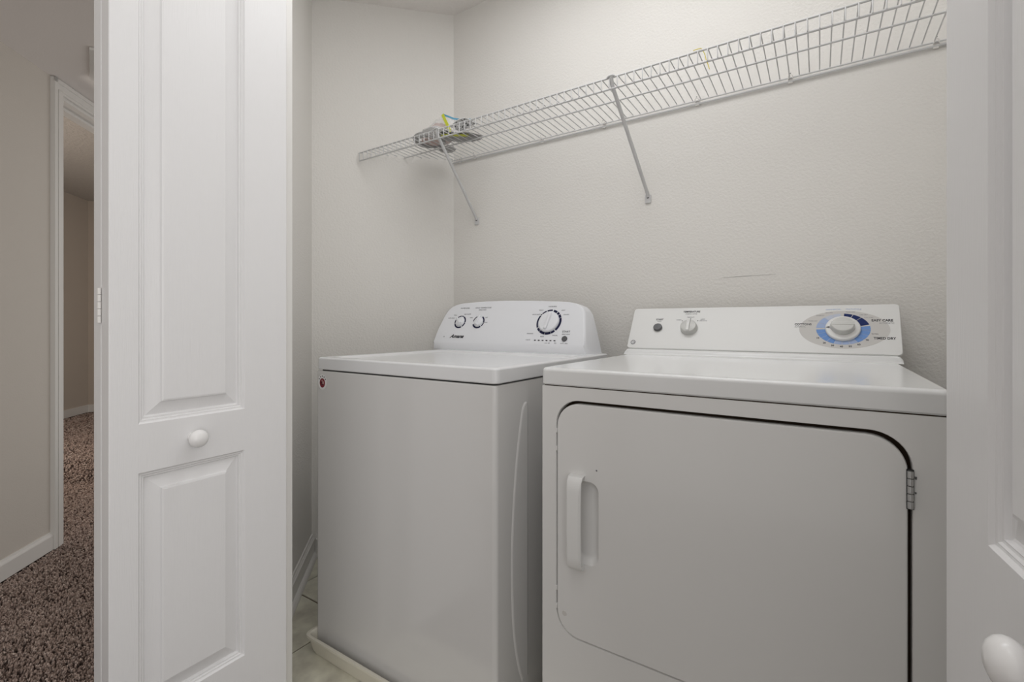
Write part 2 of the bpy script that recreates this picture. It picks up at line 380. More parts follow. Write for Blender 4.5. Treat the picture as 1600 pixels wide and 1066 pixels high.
# closet baseboard on the strip wall and angled wall
def profile_run(bm, p, q, out, prof):
    loft(bm, [[(p[0] + out[0] * o, p[1] + out[1] * o, z) for o, z in prof], [(q[0] + out[0] * o, q[1] + out[1] * o, z) for o, z in prof]])
prof = [(0, 0), (.011, 0), (.011, .068), (.013, .072), (.013, .078), (.009, .081), (.009, .085), (.006, .088), (.005, .097), (0, .098)]
shoe = [(.011, 0), (.026, 0), (.025, .008), (.021, .015), (.015, .019), (.011, .020)]
b = bmesh.new(); profile_run(b, PQ, q1, (S2, S2), prof); structure('baseboard_front_left', b, 'trim', 'white baseboard beside the washer in the closet')
b = bmesh.new(); profile_run(b, PQ, q1, (S2, S2), shoe); structure('trim_4', b, 'trim', 'white shoe moulding at the foot of the closet baseboard')
b = bmesh.new(); profile_run(b, (PQ[0] + .014, PQ[1] + .014), PC, (S2, -S2), prof); structure('baseboard_left', b, 'trim', 'white baseboard on the angled closet wall')
b = bmesh.new(); box(b, -1.40, .34, YB - .012, YB, 0, .09); structure('baseboard_back', b, 'trim', 'white baseboard behind the appliances')

# ------------------------------------------------------------ bifold doors
LW, LT, LH0, LH1 = .3555, .034, .012, 2.33
def leaf_mesh(mirror):
    """local: x along the leaf 0..LW (0 = hinge side), face at y=0 looking to +y, thickness to -y"""
    bm = bmesh.new()
    xs = [0, .046, .2516, LW]; zs = [LH0, .2455, .7205, .8156, 2.215, LH1]
    g = [[bm.verts.new((x, 0, z)) for z in zs] for x in xs]
    for i in range(3):
        for j in range(5):
            if i == 1 and j in (1, 3): continue
            bm.faces.new((g[i][j], g[i][j + 1], g[i + 1][j + 1], g[i + 1][j]))
    bk = [bm.verts.new((x, -LT, z)) for x, z in ((0, LH0), (LW, LH0), (LW, LH1), (0, LH1))]
    bm.faces.new(bk)
    bm.faces.new([g[0][j] for j in range(6)] + [bk[3], bk[0]])
    bm.faces.new([g[3][j] for j in range(5, -1, -1)] + [bk[1], bk[2]])
    bm.faces.new([g[i][0] for i in range(3, -1, -1)] + [bk[0], bk[1]])
    bm.faces.new([g[i][5] for i in range(4)] + [bk[2], bk[3]])
    bmesh.ops.recalc_face_normals(bm, faces=bm.faces)
    es = [e_ for e_ in bm.edges if len(e_.link_faces) == 2 and e_.calc_face_angle(0) > 1]
    bmesh.ops.bevel(bm, geom=es, offset=.0022, segments=3, affect='EDGES', profile=.5)
    if mirror:
        for v in bm.verts: v.co.y = -v.co.y
    return bm
def panel_bm(z0, z1, mirror):
    bm = bmesh.new(); prof = [(0, 0), (.0012, -.0015), (.0028, -.0040), (.0050, -.0046), (.0060, -.0042), (.0075, -.0066), (.0095, -.0072), (.0105, -.0068), (.0122, -.0115), (.0142, -.0125), (.0375, -.0060), (.0390, -.0050), (.0400, -.0018), (.0435, -.0008)]
    L = []
    for o, dpt in prof:
        L.append([(.046 + o, dpt, z0 + o), (.2516 - o, dpt, z0 + o), (.2516 - o, dpt, z1 - o), (.046 + o, dpt, z1 - o)])
    loft(bm, L, cap0=False)
    if mirror:
        for v in bm.verts: v.co.y = -v.co.y
    return bm
def knob_bm():
    bm = bmesh.new()
    lathe(bm, [(.0005, 0), (.0105, 0), (.0105, .003), (.0075, .006), (.0070, .011), (.0095, .0145), (.0150, .0170), (.0180, .0215), (.0186, .0255), (.0172, .0300), (.0135, .0338), (.0080, .0362), (.0005, .0370)], 32)
    return bm
def bifold(name, hinge, ang_lead, ang_pivot, side, label, far_left):
    """hinge: plan point of the folded edge face corner; side=+1: lead leaf faces +local y"""
    root = empty(name, (hinge[0], hinge[1], 0)); tag(root, label, 'door', None, 'structure')
    mir = side < 0
    def leaf(ang, off, mirror, with_knob):
        rz = ang
        oy = off
        lf = mk('leaf', leaf_mesh(mirror), 'door', root, rot=(0, 0, rz), loc=oy)
        for (z0, z1) in ((.2455, .7205), (.8156, 2.215)):
            mk('raised_panel', panel_bm(z0, z1, mirror), 'door', lf, smooth=False)
        if with_knob:
            kb = knob_bm(); k = mk('knob', kb, 'door_knob', lf); k.location = (.142, 0, .772); k.rotation_euler = (R(-90) if not mirror else R(90), 0, 0)
        return lf
    leaf(ang_lead, (0, 0, 0), mir, True)
    nx, ny = -math.sin(ang_lead), math.cos(ang_lead)       # local +y in world
    sgn = -side
    o2 = ((LT * 2 + .004) * nx * sgn, (LT * 2 + .004) * ny * sgn, 0)
    leaf(ang_pivot, o2, not mir, False)
    # hinges on the folded edge, between the two leaves
    hx = (LT + .002) * nx * sgn; hy = (LT + .002) * ny * sgn
    ex, ey = math.cos(ang_lead), math.sin(ang_lead)
    for z0 in (.21, 1.043, 2.05):
        h = empty('hinge', (hx - ex * .0025, hy - ey * .0025, z0 - 0.0), 0, root)
        for k in range(5):
            b = bmesh.new(); lathe(b, [(.0005, 0), (.0030, .0002), (.0033, .0008), (.0033, .0118), (.0030, .0124), (.0005, .0126)], 12)
            mk('knuckle', b, 'trim', h, loc=(0, 0, k * .0135 - .03))
    return root
M['door_knob'] = mat('knob_gloss_paint', (0.80, 0.79, 0.785), 0.25, 0.5)
angL = math.atan2(.9996, -.0274)
bifold('door_1', (-1.1054, .3246), angL, angL + R(1.2), -1, 'white bifold closet door folded open at the left, full height', True)
angR = math.atan2(.9952, -.097)
bifold('door_2', (.1492, .3262), angR, angR - R(6.5), 1, 'white bifold closet door folded at the right edge, partly cut off', False)

# ceiling vent of the hall
vt = empty('ceiling_vent', (-2.4538, .658, ZH), math.atan2(.1085, -.3917)); tag(vt, 'white rectangular ceiling vent in the hall behind the folded door', 'vent')
b = bmesh.new(); box(b, 0, .32, -.30, 0, -.012, 0, .004, 2); mk('frame', b, 'trim', vt)
for k in range(9):
    b = bmesh.new(); box(b, .03, .29, -.275 + k * .029, -.260 + k * .029, -.018, -.011, .001, 1); mk('slat', b, 'trim', vt, smooth=False)

# ------------------------------------------------------------ washer
WX, WY, WR = -1.3549, .9273, -.0099
WW, WD = .7116, .70
KW = .965
ws = empty('washing_machine', (WX * KW, WY * KW, 1.01 + KW * (.012 - 1.01)), WR); ws.scale = (KW, KW, KW)
tag(ws, 'white top-loading washing machine standing in a drip pan, left of the dryer', 'washing machine')
ZL = .9054 - .012
# cabinet with pressed relief in its right side
b = bmesh.new(); rbox(b, -.0045, WW - .004, .002, WD, -.020, ZL - .0425, .012, .004, 0)
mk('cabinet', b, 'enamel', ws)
for fx, fy in ((.05, .05), (WW - .05, .05), (.05, WD - .06), (WW - .05, WD - .06)):
    b = bmesh.new(); lathe(b, [(.0003, -.0415), (.022, -.0415), (.022, -.034), (.008, -.031), (.008, -.018), (.0003, -.018)], 20); mk('foot', b, 'black', ws, loc=(fx, fy, 0))
b = bmesh.new(); rbox(b, .012, WW - .012, .010, WD - .01, ZL - .0435, ZL - .0380, .010); mk('lid_gap_shade', b, 'black', ws)  # black strip standing in for the shade in the lid gap
relief = [(.1340, .7958), (.1250, .790), (.1120, .7625), (.0890, .6542), (.0735, .5317), (.0665, .4054), (.0730, .2371), (.095, .128), (.118, .07)]
def catm(pts, n=6):
    out = []
    P = [pts[0]] + pts + [pts[-1]]
    for i in range(1, len(P) - 2):
        for k in range(n):
            t = k / n; a, b_, c_, d_ = [Vector((*q, 0)) for q in P[i - 1:i + 3]]
            v = .5 * ((2 * b_) + (-a + c_) * t + (2 * a - 5 * b_ + 4 * c_ - d_) * t * t + (-a + 3 * b_ - 3 * c_ + d_) * t ** 3); out.append((v.x, v.y))
    out.append(pts[-1]); return out
rl = catm(relief)
L1 = rl + [(.150, .072), (.150, .30), (.150, .60), (.150, .775), (.147, .790), (.141, .7965)]
b = bmesh.new()
cx_ = sum(p[0] for p in L1) / len(L1); cz_ = sum(p[1] for p in L1) / len(L1)
def shr(L, o):
    out = []
    n = len(L)
    for i in range(n):
        a, c_ = Vector((*L[i - 1], 0)), Vector((*L[(i + 1) % n], 0)); d = (c_ - a).normalized(); nn = Vector((-d.y, d.x, 0))
        p = Vector((*L[i], 0)); q = p + nn * o
        if (q - Vector((cx_, cz_, 0))).length > (p - Vector((cx_, cz_, 0))).length and o: q = p - nn * o
        out.append((q.x, q.y))
    return out
xw = WW - .004
LL = [[(xw - .001, y, z) for y, z in L1], [(xw + .0022, y, z) for y, z in shr(L1, .004)], [(xw + .0028, y, z) for y, z in shr(L1, .009)]]
loft(b, LL); mk('side_relief', b, 'enamel', ws)
# lid top with sunken centre
b = bmesh.new()
def rl_(ins, z, rc): return [(x, y, z) for x, y in rrect(ins, WW - ins, ins, WD - ins, rc, 6)]
T = ZL; loops = [rl_(.002, T - .0385, .014), rl_(.0, T - .036, .016), rl_(0, T - .006, .016), rl_(.0012, T - .003, .015), rl_(.004, T - .0008, .013), rl_(.008, T, .012)]
def inner(x0, x1, y0, y1, z, rc): return [(x, y, z) for x, y in rrect(x0, x1, y0, y1, rc, 6)]
loops += [inner(.030, WW - .030, .030, .545, T, .03), inner(.034, WW - .034, .034, .541, T - .0015, .03), inner(.050, WW - .050, .052, .525, T - .0075, .03), inner(.056, WW - .056, .058, .518, T - .0085, .03)]
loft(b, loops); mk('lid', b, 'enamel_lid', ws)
# faint printed marks on the lid
for x, y, w_, h_ in ((.33, .12, .05, .004), (.35, .09, .035, .005), (.42, .075, .012, .006), (.36, .14, .02, .003)):
    b = bmesh.new(); box(b, x, x + w_, y, y + h_, T - .0086, T - .0083); mk('lid_marking', b, 'bezel2', ws, smooth=False)
# console
tl = R(26)
def wc(x, v, out=0.0):
    return Vector((x, .57 + v * math.sin(tl) - out * math.cos(tl), ZL + v * math.cos(tl) + out * math.sin(tl)))
outl = [(-.0385, .034), (-.0351, .0907), (-.0210, .1605), (-.0105, .184), (.0048, .2005), (.028, .2115), (.0598, .2175), (.125, .2215), (.1994, .2240), (.285, .2238), (.3712, .2214), (.455, .2175), (.5337, .2125), (.575, .2085), (.6001, .2030), (.6180, .1945), (.6300, .1825), (.6413, .1640), (.6585, .085), (.6690, .034)]
b = bmesh.new()
base = [(-.0398, 0), (.6753, 0)]
F1 = [wc(x, v) for x, v in outl]
def out2(k, y, shrink=0.0):
    r = []
    for x, v in outl:
        r.append(Vector((.318 + (x - .318) * k, y, ZL + v * math.cos(tl) * 1.0 + shrink)))
    return r
n = len(outl)
vf = [b.verts.new(p) for p in F1]
vin = [b.verts.new(wc(.318 + (x - .318) * .985, .1 + (v - .1) * .975 if v > .05 else v, .002)) for x, v in outl]
vb1 = [b.verts.new(Vector((.318 + (x - .318) * 1.012, wc(x, v).y + .008, wc(x, v).z - (.002 if v > .19 else 0)))) for x, v in outl]
vb2 = [b.verts.new(Vector((.318 + (x - .318) * 1.024, .70, ZL + v * math.cos(tl) - (.006 if v > .15 else 0)))) for x, v in outl]
for A_, B_ in ((vin, vf), (vf, vb1), (vb1, vb2)):
    for i in range(n - 1): b.faces.new((A_[i], A_[i + 1], B_[i + 1], B_[i]))
b.faces.new(vin); b.faces.new(vb2[::-1])
# lower band: straight down to the lid
lo = [b.verts.new(p) for p in (Vector((-.0398, .588, ZL - .001)), Vector((.6745, .588, ZL - .001)), Vector((.684, .62, ZL - .001)), Vector((.684, .70, ZL - .001)), Vector((-.050, .70, ZL - .001)), Vector((-.050, .62, ZL - .001)))]
b.faces.new((vin[0], vin[-1], lo[1], lo[0]))
b.faces.new((vin[-1], vf[-1], vb1[-1], lo[2], lo[1])); b.faces.new((vb1[-1], vb2[-1], lo[3], lo[2])); b.faces.new((vb2[-1], vb2[0], lo[4], lo[3]))
b.faces.new((vb2[0], vb1[0], lo[5], lo[4])); b.faces.new((vb1[0], vf[0], vin[0], lo[0], lo[5])); b.faces.new(lo)
cons = mk('console', b, 'plastic', ws)
FO = .0025
def wm(x, v, out=FO, spin=0.0):
    """matrix whose xy plane is the console face, z outwards"""
    o = wc(x, v, out); ex = Vector((1, 0, 0)); ey = Vector((0, math.sin(tl), math.cos(tl))); ez = ex.cross(ey)
    mt = Matrix((ex, ey, ez)).transposed().to_4x4(); mt.translation = o
    return mt @ Matrix.Rotation(spin, 4, 'Z')
def arc_bm(a0, a1, ri, ro, sx=1.0, sy=1.0, th=.0004, bm=None, n=None):
    bm = bm or bmesh.new(); n = n or max(2, int(abs(a1 - a0) / 6))
    pts = [(ro * math.cos(R(a0 + (a1 - a0) * i / n)) * sx, ro * math.sin(R(a0 + (a1 - a0) * i / n)) * sy) for i in range(n + 1)]
    pin = [(ri * math.cos(R(a0 + (a1 - a0) * i / n)) * sx, ri * math.sin(R(a0 + (a1 - a0) * i / n)) * sy) for i in range(n + 1)]
    for i in range(n):
        q = [pts[i], pts[i + 1], pin[i + 1], pin[i]]
        loft(bm, [[(x, y, 0) for x, y in q], [(x, y, th) for x, y in q]])
    return bm
def put(name, bm, m, parent, mtx, smooth=False):
    o = mk(name, bm, m, parent, smooth=smooth, wn=smooth); o.matrix_local = mtx; return o
def dial(x, v, r, segs, scale=1.0):
    for a0, a1, wd in segs:
        put('dial_ring_segment', arc_bm(a0, a1, r - wd, r), 'navyink', cons, wm(x, v))
def pointer_knob(x, v, r, spin):
    k = empty('selector_knob', (0, 0, 0), 0, ws); k.matrix_local = wm(x, v, FO, spin)
    b = bmesh.new(); lathe(b, [(.0003, 0), (r * 1.1, 0), (r * 1.08, .003), (r * .98, .006), (r * .80, .0085), (.0003, .009)], 28); mk('knob_base', b, 'plastic', k)
    b = bmesh.new()
    L = [[(-r * .30, -r * .85, .006), (r * .30, -r * .85, .006), (r * .18, r * 1.62, .003), (-r * .18, r * 1.62, .003)],
         [(-r * .26, -r * .80, .015), (r * .26, -r * .80, .015), (r * .13, r * 1.5, .009), (-r * .13, r * 1.5, .009)],
         [(-r * .15, -r * .70, .017), (r * .15, -r * .70, .017), (r * .05, r * 1.18, .0115), (-r * .05, r * 1.18, .0115)]]
    loft(b, L); mk('pointer', b, 'plastic', k, smooth=True)
ring4 = [(92, 138, .0045), (160, 196, .0045), (202, 300, .0062), (308, 352, .0055), (356, 420, .0060), (426, 446, .0045)]
for (x, v, sp, rg) in ((.0776, .1277, 48, ring4), (.1755, .1274, -5, [(120, 175, .0035), (205, 308, .0065), (318, 352, .0045), (356, 420, .006)])):
    dial(x, v, .0295, rg); pointer_knob(x, v, .0190, R(sp))
# big cycle knob
x, v = .5065, .1257
dial(x, v, .052, [(62, 78, .0095), (84, 110, .0055), (114, 136, .0045), (139, 146, .004), (148, 208, .0065), (213, 230, .008), (232, 262, .0095), (264, 292, .0095), (294, 312, .0085), (317, 380, .0085), (382, 398, .010), (402, 414, .010), (418, 428, .0095)])
k = empty('cycle_knob', (0, 0, 0), 0, ws); k.matrix_local = wm(x, v, FO, R(-8))
b = bmesh.new(); lathe(b, [(.0003, 0), (.0425, 0), (.0420, .004), (.0400, .007), (.036, .0095), (.0003, .0105)], 48); mk('knob_base', b, 'plastic', k)
b = bmesh.new(); box(b, -.0070, .0070, -.034, .034, .006, .0185, .0042, 3); mk('grip', b, 'plastic', k)
b = bmesh.new(); lathe(b, [(.0003, 0), (.0105, 0), (.0105, .003), (.0095, .0042), (.0003, .0048)], 24); put('start_button', b, 'darkgrey', ws, wm(.5871, .058), True)
for i in range(6):
    b = bmesh.new(); box(b, -.0037, .0037, -.0018, .0018, 0, .0006); put('indicator_light', b, 'ink', cons, wm(.4658 + i * .01642, .0502))
def wt(s, x, v, size, m='ink_soft', **k): text_mesh('printed_text', s, size, m, cons, wm(x, v, FO), **k)
wt('Amana', .0833, .0605, .0225, 'ink', shear=.45, bold=.0006, xscale=1.12)
wt('WATER LEVEL', .082, .1925, .0080); wt('WASH TEMPERATURE', .179, .1925, .0085); wt('RINSE COLD', .178, .1828, .0068)
wt('NORMAL', .508, .1908, .0080, xscale=1.1); wt('START', .587, .0868, .0098, 'ink', xscale=1.1); wt('pause / unlock', .588, .0770, .0055)
wt('controls', .435, .0516, .0060); wt('done', .553, .041, .005); wt('rinse  spin', .520, .0405, .0055); wt('cancel - drain', .588, .0405, .0055)
wt('AUTO SENSE', .022, .146, .006); wt('SMALL', .040, .160, .006); wt('DEEP WATER', .105, .1635, .006); wt('HOT', .211, .147, .0055); wt('WARM', .213, .125, .0055); wt('COLD', .131, .147, .0055)
wt('HEAVY DUTY', .444, .158, .006); wt('BULKY', .462, .176, .006); wt('LIGHT', .556, .174, .006); wt('COLORS', .572, .156, .006); wt('DELICATE', .437, .077, .006); wt('CASUAL', .545, .071, .006); wt('RINSE', .492, .0655, .0062)
wt('HE', .014, .058, .006)
# round emblem sticker at the top left of the front
st = empty('round_sticker', (0, 0, 0), 0, ws)
st.matrix_local = Matrix.Translation((.0295, .0016, .815)) @ Matrix.Rotation(R(90), 4, 'X')
b = bmesh.new(); lathe(b, [(.0003, 0), (.0225, 0), (.0225, .0004), (.0003, .0004)], 32)
for v in b.verts: v.co.y *= 1.1
mk('sticker_disc', b, 'white', st, smooth=False)
b = bmesh.new(); lathe(b, [(.0003, .0004), (.0135, .0004), (.0135, .0008), (.0003, .0008)], 24)
for v in b.verts: v.co.y = v.co.y * 1.1 - .003
mk('emblem', b, 'red', st, smooth=False)
b = bmesh.new()
for a in (30, 60, 90, 120, 150): 
    x, y = .0185 * math.cos(R(a)), .0185 * math.sin(R(a)); box(b, x - .0018, x + .0018, y - .0018, y + .0018, .0004, .0008)
box(b, -.004, .004, -.009, -.006, .0008, .0011); box(b, -.008, -.003, -.004, .001, .0008, .0011)
mk('emblem_lettering', b, 'ink', st, smooth=False)
b = bmesh.new(); box(b, .002, .007, -.006, .002, .0008, .0012); box(b, -.002, .001, .002, .007, .0008, .0012); mk('emblem_pink_marks', b, 'pink', st, smooth=False)  # pink print on the emblem

# drip pan
pn = empty('drip_pan', (-1.3269, .8632, 0), 0)
tag(pn, 'shallow ivory plastic drip pan on the tile floor under the washer', 'drip pan')
PWx, PDy = .738, .745
def pl(ins, z, rc=.02): return [(x, y, z) for x, y in rrect(-ins, PWx + ins, -ins, PDy + ins, rc, 5)]
b = bmesh.new()
loft(b, [pl(-.020, 0), pl(-.014, .012), pl(-.006, .050), pl(0, .054), pl(.0, .060, .022), pl(-.008, .0605, .02), pl(-.013, .056, .018), pl(-.024, .010, .012), pl(-.030, .006, .01)])
mk('tray', b, 'pan', pn)

# ------------------------------------------------------------ dryer
DX, DY, DR = -.5291, .9329, -.0056
DW, DD = .695, .70
dr = empty('clothes_dryer', (DX, DY, 0), DR)
tag(dr, 'white front-loading clothes dryer with a blue ringed dial, right of the washer', 'dryer')
ZT = .9134
# door opening geometry, local x from the left edge
ox0, ox1, oz0, oz1 = .0388, .6490, .3262, .8450
dx0, dx1, dz0, dz1 = .0418, .6430, .3290, .8375
b = bmesh.new()
outer = [(x, 0.0, z) for x, z in ((.004, .02), (DW - .004, .02), (DW - .004, ZT - .0405), (.004, ZT - .0405))]
hole = [(x, 0.0, z) for x, z in rrect(ox0, ox1, oz0, oz1, .055, 10)]
vo, vh = fill_loops(b, [outer, hole])
extrude_loop(b, vo, [[(x, .68, z) for x, _, z in outer]], cap=True)
extrude_loop(b, vh, [[(x, .003, z) for x, z in rrect(ox0 + .001, ox1 - .001, oz0 + .001, oz1 - .001, .054, 10)], [(x, .022, z) for x, z in rrect(ox0 + .001, ox1 - .001, oz0 + .001, oz1 - .001, .054, 10)]])
cab = mk('cabinet', b, 'enamel_d', dr, smooth=False)
b = bmesh.new(); box(b, ox0 - .01, ox1 + .01, .020, .030, oz0 - .01, oz1 + .01); mk('door_seal', b, 'gap', dr, smooth=False)
b = bmesh.new(); box(b, .008, DW - .008, .004, .67, ZT - .0425, ZT - .036); mk('top_gap_strip', b, 'gap', dr, smooth=False)  # dark strip in the seam below the top panel
# door
b = bmesh.new()
px0, px1, pz0, pz1 = .0815, .1415, .4950, .6750
yF = -.0015
o0 = [(x, yF, z) for x, z in rrect(dx0 + .0035, dx1 - .0035, dz0 + .0035, dz1 - .0035, .0485, 10)]
hl = [(x, yF, z) for x, z in rrect(px0, px1, pz0, pz1, .022, 8)]
vo, vh = fill_loops(b, [o0, hl])
extrude_loop(b, vo, [[(x, yF + .0006, z) for x, z in rrect(dx0 + .0015, dx1 - .0015, dz0 + .0015, dz1 - .0015, .0505, 10)], [(x, yF + .0035, z) for x, z in rrect(dx0, dx1, dz0, dz1, .052, 10)], [(x, .016, z) for x, z in rrect(dx0, dx1, dz0, dz1, .052, 10)]], cap=True)
extrude_loop(b, vh, [[(x, yF + .0012, z) for x, z in rrect(px0 + .002, px1 - .002, pz0 + .002, pz1 - .002, .020, 8)], [(x, .009, z) for x, z in rrect(px0 + .007, px1 - .008, pz0 + .008, pz1 - .008, .016, 8)], [(x, .0135, z) for x, z in rrect(px0 + .014, px1 - .018, pz0 + .016, pz1 - .016, .010, 8)]], cap=True)
door = mk('door', b, 'enamel_d', dr)
# grip over the pocket
b = bmesh.new()
ys = [(.4855, -.001), (.4870, -.016), (.4950, -.0235), (.5150, -.0265), (.5850, -.0275), (.6550, -.0265), (.6750, -.0235), (.6840, -.016), (.6860, -.001)]
gx0, gx1 = .0755, .1095
L = []
for z, y in ys:
    L.append([(gx0, y * .85 if y < -.01 else y, z), (gx0 + .004, y, z), (gx1 - .004, y, z), (gx1, y * .85 if y < -.01 else y, z)])
# outside skin and inside skin
th = .010
outer_l = L; inner_l = []
for i, (z, y) in enumerate(ys):
    zz = min(max(z, .4855 + th), .6860 - th); yy = min(y + .008, .0)
    inner_l.append([(gx0 + .002, yy, zz), (gx0 + .004, yy, zz), (gx1 - .004, yy, zz), (gx1 - .002, yy, zz)])
vo_ = [[b.verts.new(p) for p in q] for q in outer_l]; vi_ = [[b.verts.new(p) for p in q] for q in inner_l]
for i in range(len(ys) - 1):
    for k_ in range(3):
        b.faces.new((vo_[i][k_], vo_[i][k_ + 1], vo_[i + 1][k_ + 1], vo_[i + 1][k_])); b.faces.new((vi_[i][k_], vi_[i + 1][k_], vi_[i + 1][k_ + 1], vi_[i][k_ + 1]))
    b.faces.new((vo_[i][0], vo_[i + 1][0], vi_[i + 1][0], vi_[i][0])); b.faces.new((vo_[i][3], vi_[i][3], vi_[i + 1][3], vo_[i + 1][3]))
for i in (0, -1):
    for k_ in range(3): b.faces.new((vo_[i][k_], vi_[i][k_], vi_[i][k_ + 1], vo_[i][k_ + 1]))
mk('handle', b, 'plastic_d', door)
for z in (.385, .425, .735, .775):
    b = bmesh.new(); box(b, dx0 - .0032, dx0 + .0006, -.002, .006, z - .005, z + .005, .0012, 2); mk('edge_clip', b, 'enamel_d', door)
# hinges on the right
for zc_ in (.7600, .415):
    h = empty('hinge', (dx1 + .0022, -.0045, zc_), 0, dr)
    b = bmesh.new(); box(b, -.0045, .0045, .002, .010, -.030, .030); mk('hinge_plate', b, 'black', h, smooth=False)
    for k_ in range(5):
        b = bmesh.new(); lathe(b, [(.0005, 0), (.0036, .0003), (.0038, .001), (.0038, .0102), (.0036, .0108), (.0005, .011)], 14)
        mk('knuckle', b, 'metal', h, loc=(0, 0, -.0285 + k_ * .0115))
    b = bmesh.new(); box(b, .0055, .008, .0035, .0045, .016, .020); box(b, .0055, .0075, .0035, .0045, -.006, -.0035); mk('hinge_screw', b, 'screw', h, smooth=False)
b = bmesh.new(); lathe(b, [(.0003, 0), (.0019, 0), (.0016, .0008), (.0003, .001)], 10, '-y'); mk('speck', b, 'ink_soft', door, loc=(.135 + .001, yF, .7015))
b = bmesh.new(); lathe(b, [(.0003, 0), (.0060, 0), (.0055, .0005), (.0003, .0006)], 16, '-y'); mk('bump_mark', b, 'bezel', door, loc=(.0605, yF, .375))
# top
b = bmesh.new()
loops = [[(x, y, z) for x, y in rrect(i, DW - i, i, DD - .005, r, 6)] for i, z, r in ((.003, ZT - .0385, .010), (0, ZT - .0355, .012), (0, ZT - .009, .012), (.001, ZT - .005, .012), (.0035, ZT - .002, .010), (.008, ZT, .008))]
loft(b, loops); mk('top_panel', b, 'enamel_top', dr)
# raised rear cove of the top, then the console
cx0, cx1 = -.007, DW + .002
cp = [(.560, ZT - .0005), (.5655, ZT + .0015), (.5690, ZT + .0060), (.5725, ZT + .0125), (.5760, ZT + .0155), (.5810, ZT + .0168), (.5900, ZT + .0170), (.690, ZT + .0170), (.690, ZT - .0005)]
b = bmesh.new(); L = []
for xx, sh in ((cx0 - .004, .55), (cx0 + .001, .92), (cx0 + .006, 1.0), (cx1 - .006, 1.0), (cx1 - .001, .92), (cx1 + .004, .55)):
    L.append([(xx, .560 + (y - .560), ZT - .0005 + (z - ZT + .0005) * sh) for y, z in cp])
loft(b, L); mk('rear_cove', b, 'enamel_top', dr)
td = math.atan2(.0986, .1356); SY, SZ = .598, .9303
def dc(x, v, out=0.0): return Vector((x, SY + v * math.sin(td) - out * math.cos(td), SZ + v * math.cos(td) + out * math.sin(td)))
def dm(x, v, out=.0012, spin=0.0):
    ex = Vector((1, 0, 0)); ey = Vector((0, math.sin(td), math.cos(td))); ez = ex.cross(ey)
    mt = Matrix((ex, ey, ez)).transposed().to_4x4(); mt.translation = dc(x, v, out); return mt @ Matrix.Rotation(spin, 4, 'Z')
def cl_(ins, out, r=.011):
    pts = rrect(-.0145 + ins, .7045 - ins, .0015 + ins, .1675 - ins, r, 6)
    o_ = []
    for x, v in pts:
        t = v / .168; lx = x + (-.0040 * t if x < .3 else .0025 * t); o_.append(dc(lx, v, out))
    return o_
b = bmesh.new()
bk = []
for p in cl_(0, 0): bk.append(Vector((.345 + (p.x - .345) * .985, .705, SZ + .0005 + max(0, (p.z - SZ - .002)) * .97)))
loft(b, [cl_(.0045, .001, .008), cl_(.0015, .0005, .010), cl_(0, -.003), [p + Vector((0, .004, -.0015 if p.z > SZ + .1 else 0)) for p in cl_(0, -.003)], bk])
dcon = mk('console', b, 'plastic_d', dr)
b = bmesh.new(); box(b, -.006, .696, .602, .69, SZ - .0015, SZ + .003); mk('console_seam', b, 'gap', dr, smooth=False)
def dt_(s, x, v, size, m='ink', **k): text_mesh('printed_text', s, size, m, dcon, dm(x, v), **k)
# knobs
b = bmesh.new(); lathe(b, [(.0003, 0), (.0135, 0), (.0140, .002), (.0140, .007), (.0125, .009), (.0003, .0096)], 28); put('start_button', b, 'darkgrey', dr, dm(.0771, .0835), True)
k = empty('temperature_knob', (0, 0, 0), 0, dr); k.matrix_local = dm(.1765, .0825)
b = bmesh.new(); lathe(b, [(.0003, 0), (.0265, 0), (.0265, .002), (.0250, .0025), (.0245, .013), (.0235, .0165), (.0215, .018), (.0003, .0185)], 40); mk('knob_body', b, 'knobcap', k)
b = bmesh.new(); box(b, -.0050, .0050, -.0215, .0215, .0165, .0240, .0022, 3); mk('grip', b, 'plastic_d', k)
b = bmesh.new(); box(b, -.0010, .0010, .006, .020, .0238, .0243); mk('pointer_line', b, 'knobcap', k, smooth=False)
# printed oval and ring
def ell(cx, cv, a, bb, out, m, name):
    bm = bmesh.new(); pts = [(a * math.cos(2 * math.pi * i / 64), bb * math.sin(2 * math.pi * i / 64)) for i in range(64)]
    loft(bm, [[(x, y, 0) for x, y in pts], [(x, y, .0003) for x, y in pts]]); put(name, bm, m, dcon, dm(cx, cv, out))
ell(.5806, .0818, .1020, .0632, .0010, 'bezel', 'printed_oval')
RX, RY, DCX, DCV = .0613, .0522, .5803, .0830
def seg(a0, a1, m, ri=.55, ro=1.0, out=.0014, th=.0003):
    bm = arc_bm(a0, a1, ri, ro, RX, RY, th); put('dial_ring_segment', bm, m, dcon, dm(DCX, DCV, out))
seg(16, 46, 'navy'); seg(47.5, 66, 'navy'); seg(67.5, 86, 'navy')
seg(94, 112, 'pale'); seg(113, 132, 'pale'); seg(133, 156, 'blue_soft'); seg(157, 177, 'blue_soft')
for a in range(183, 360, 17):
    seg(a, min(a + 16, 358), 'blue' if not 240 < a < 300 else 'blue_soft')
seg(359, 371, 'blue')
k = empty('timer_dial', (0, 0, 0), 0, dr); k.matrix_local = dm(.5803, .0815)
b = bmesh.new(); lathe(b, [(.0003, 0), (.0395, 0), (.0400, .0015), (.0400, .006), (.0385, .0085), (.0360, .0095), (.0003, .0100)], 56); mk('dial_skirt', b, 'plastic_d', k)
b = bmesh.new()
lp = []
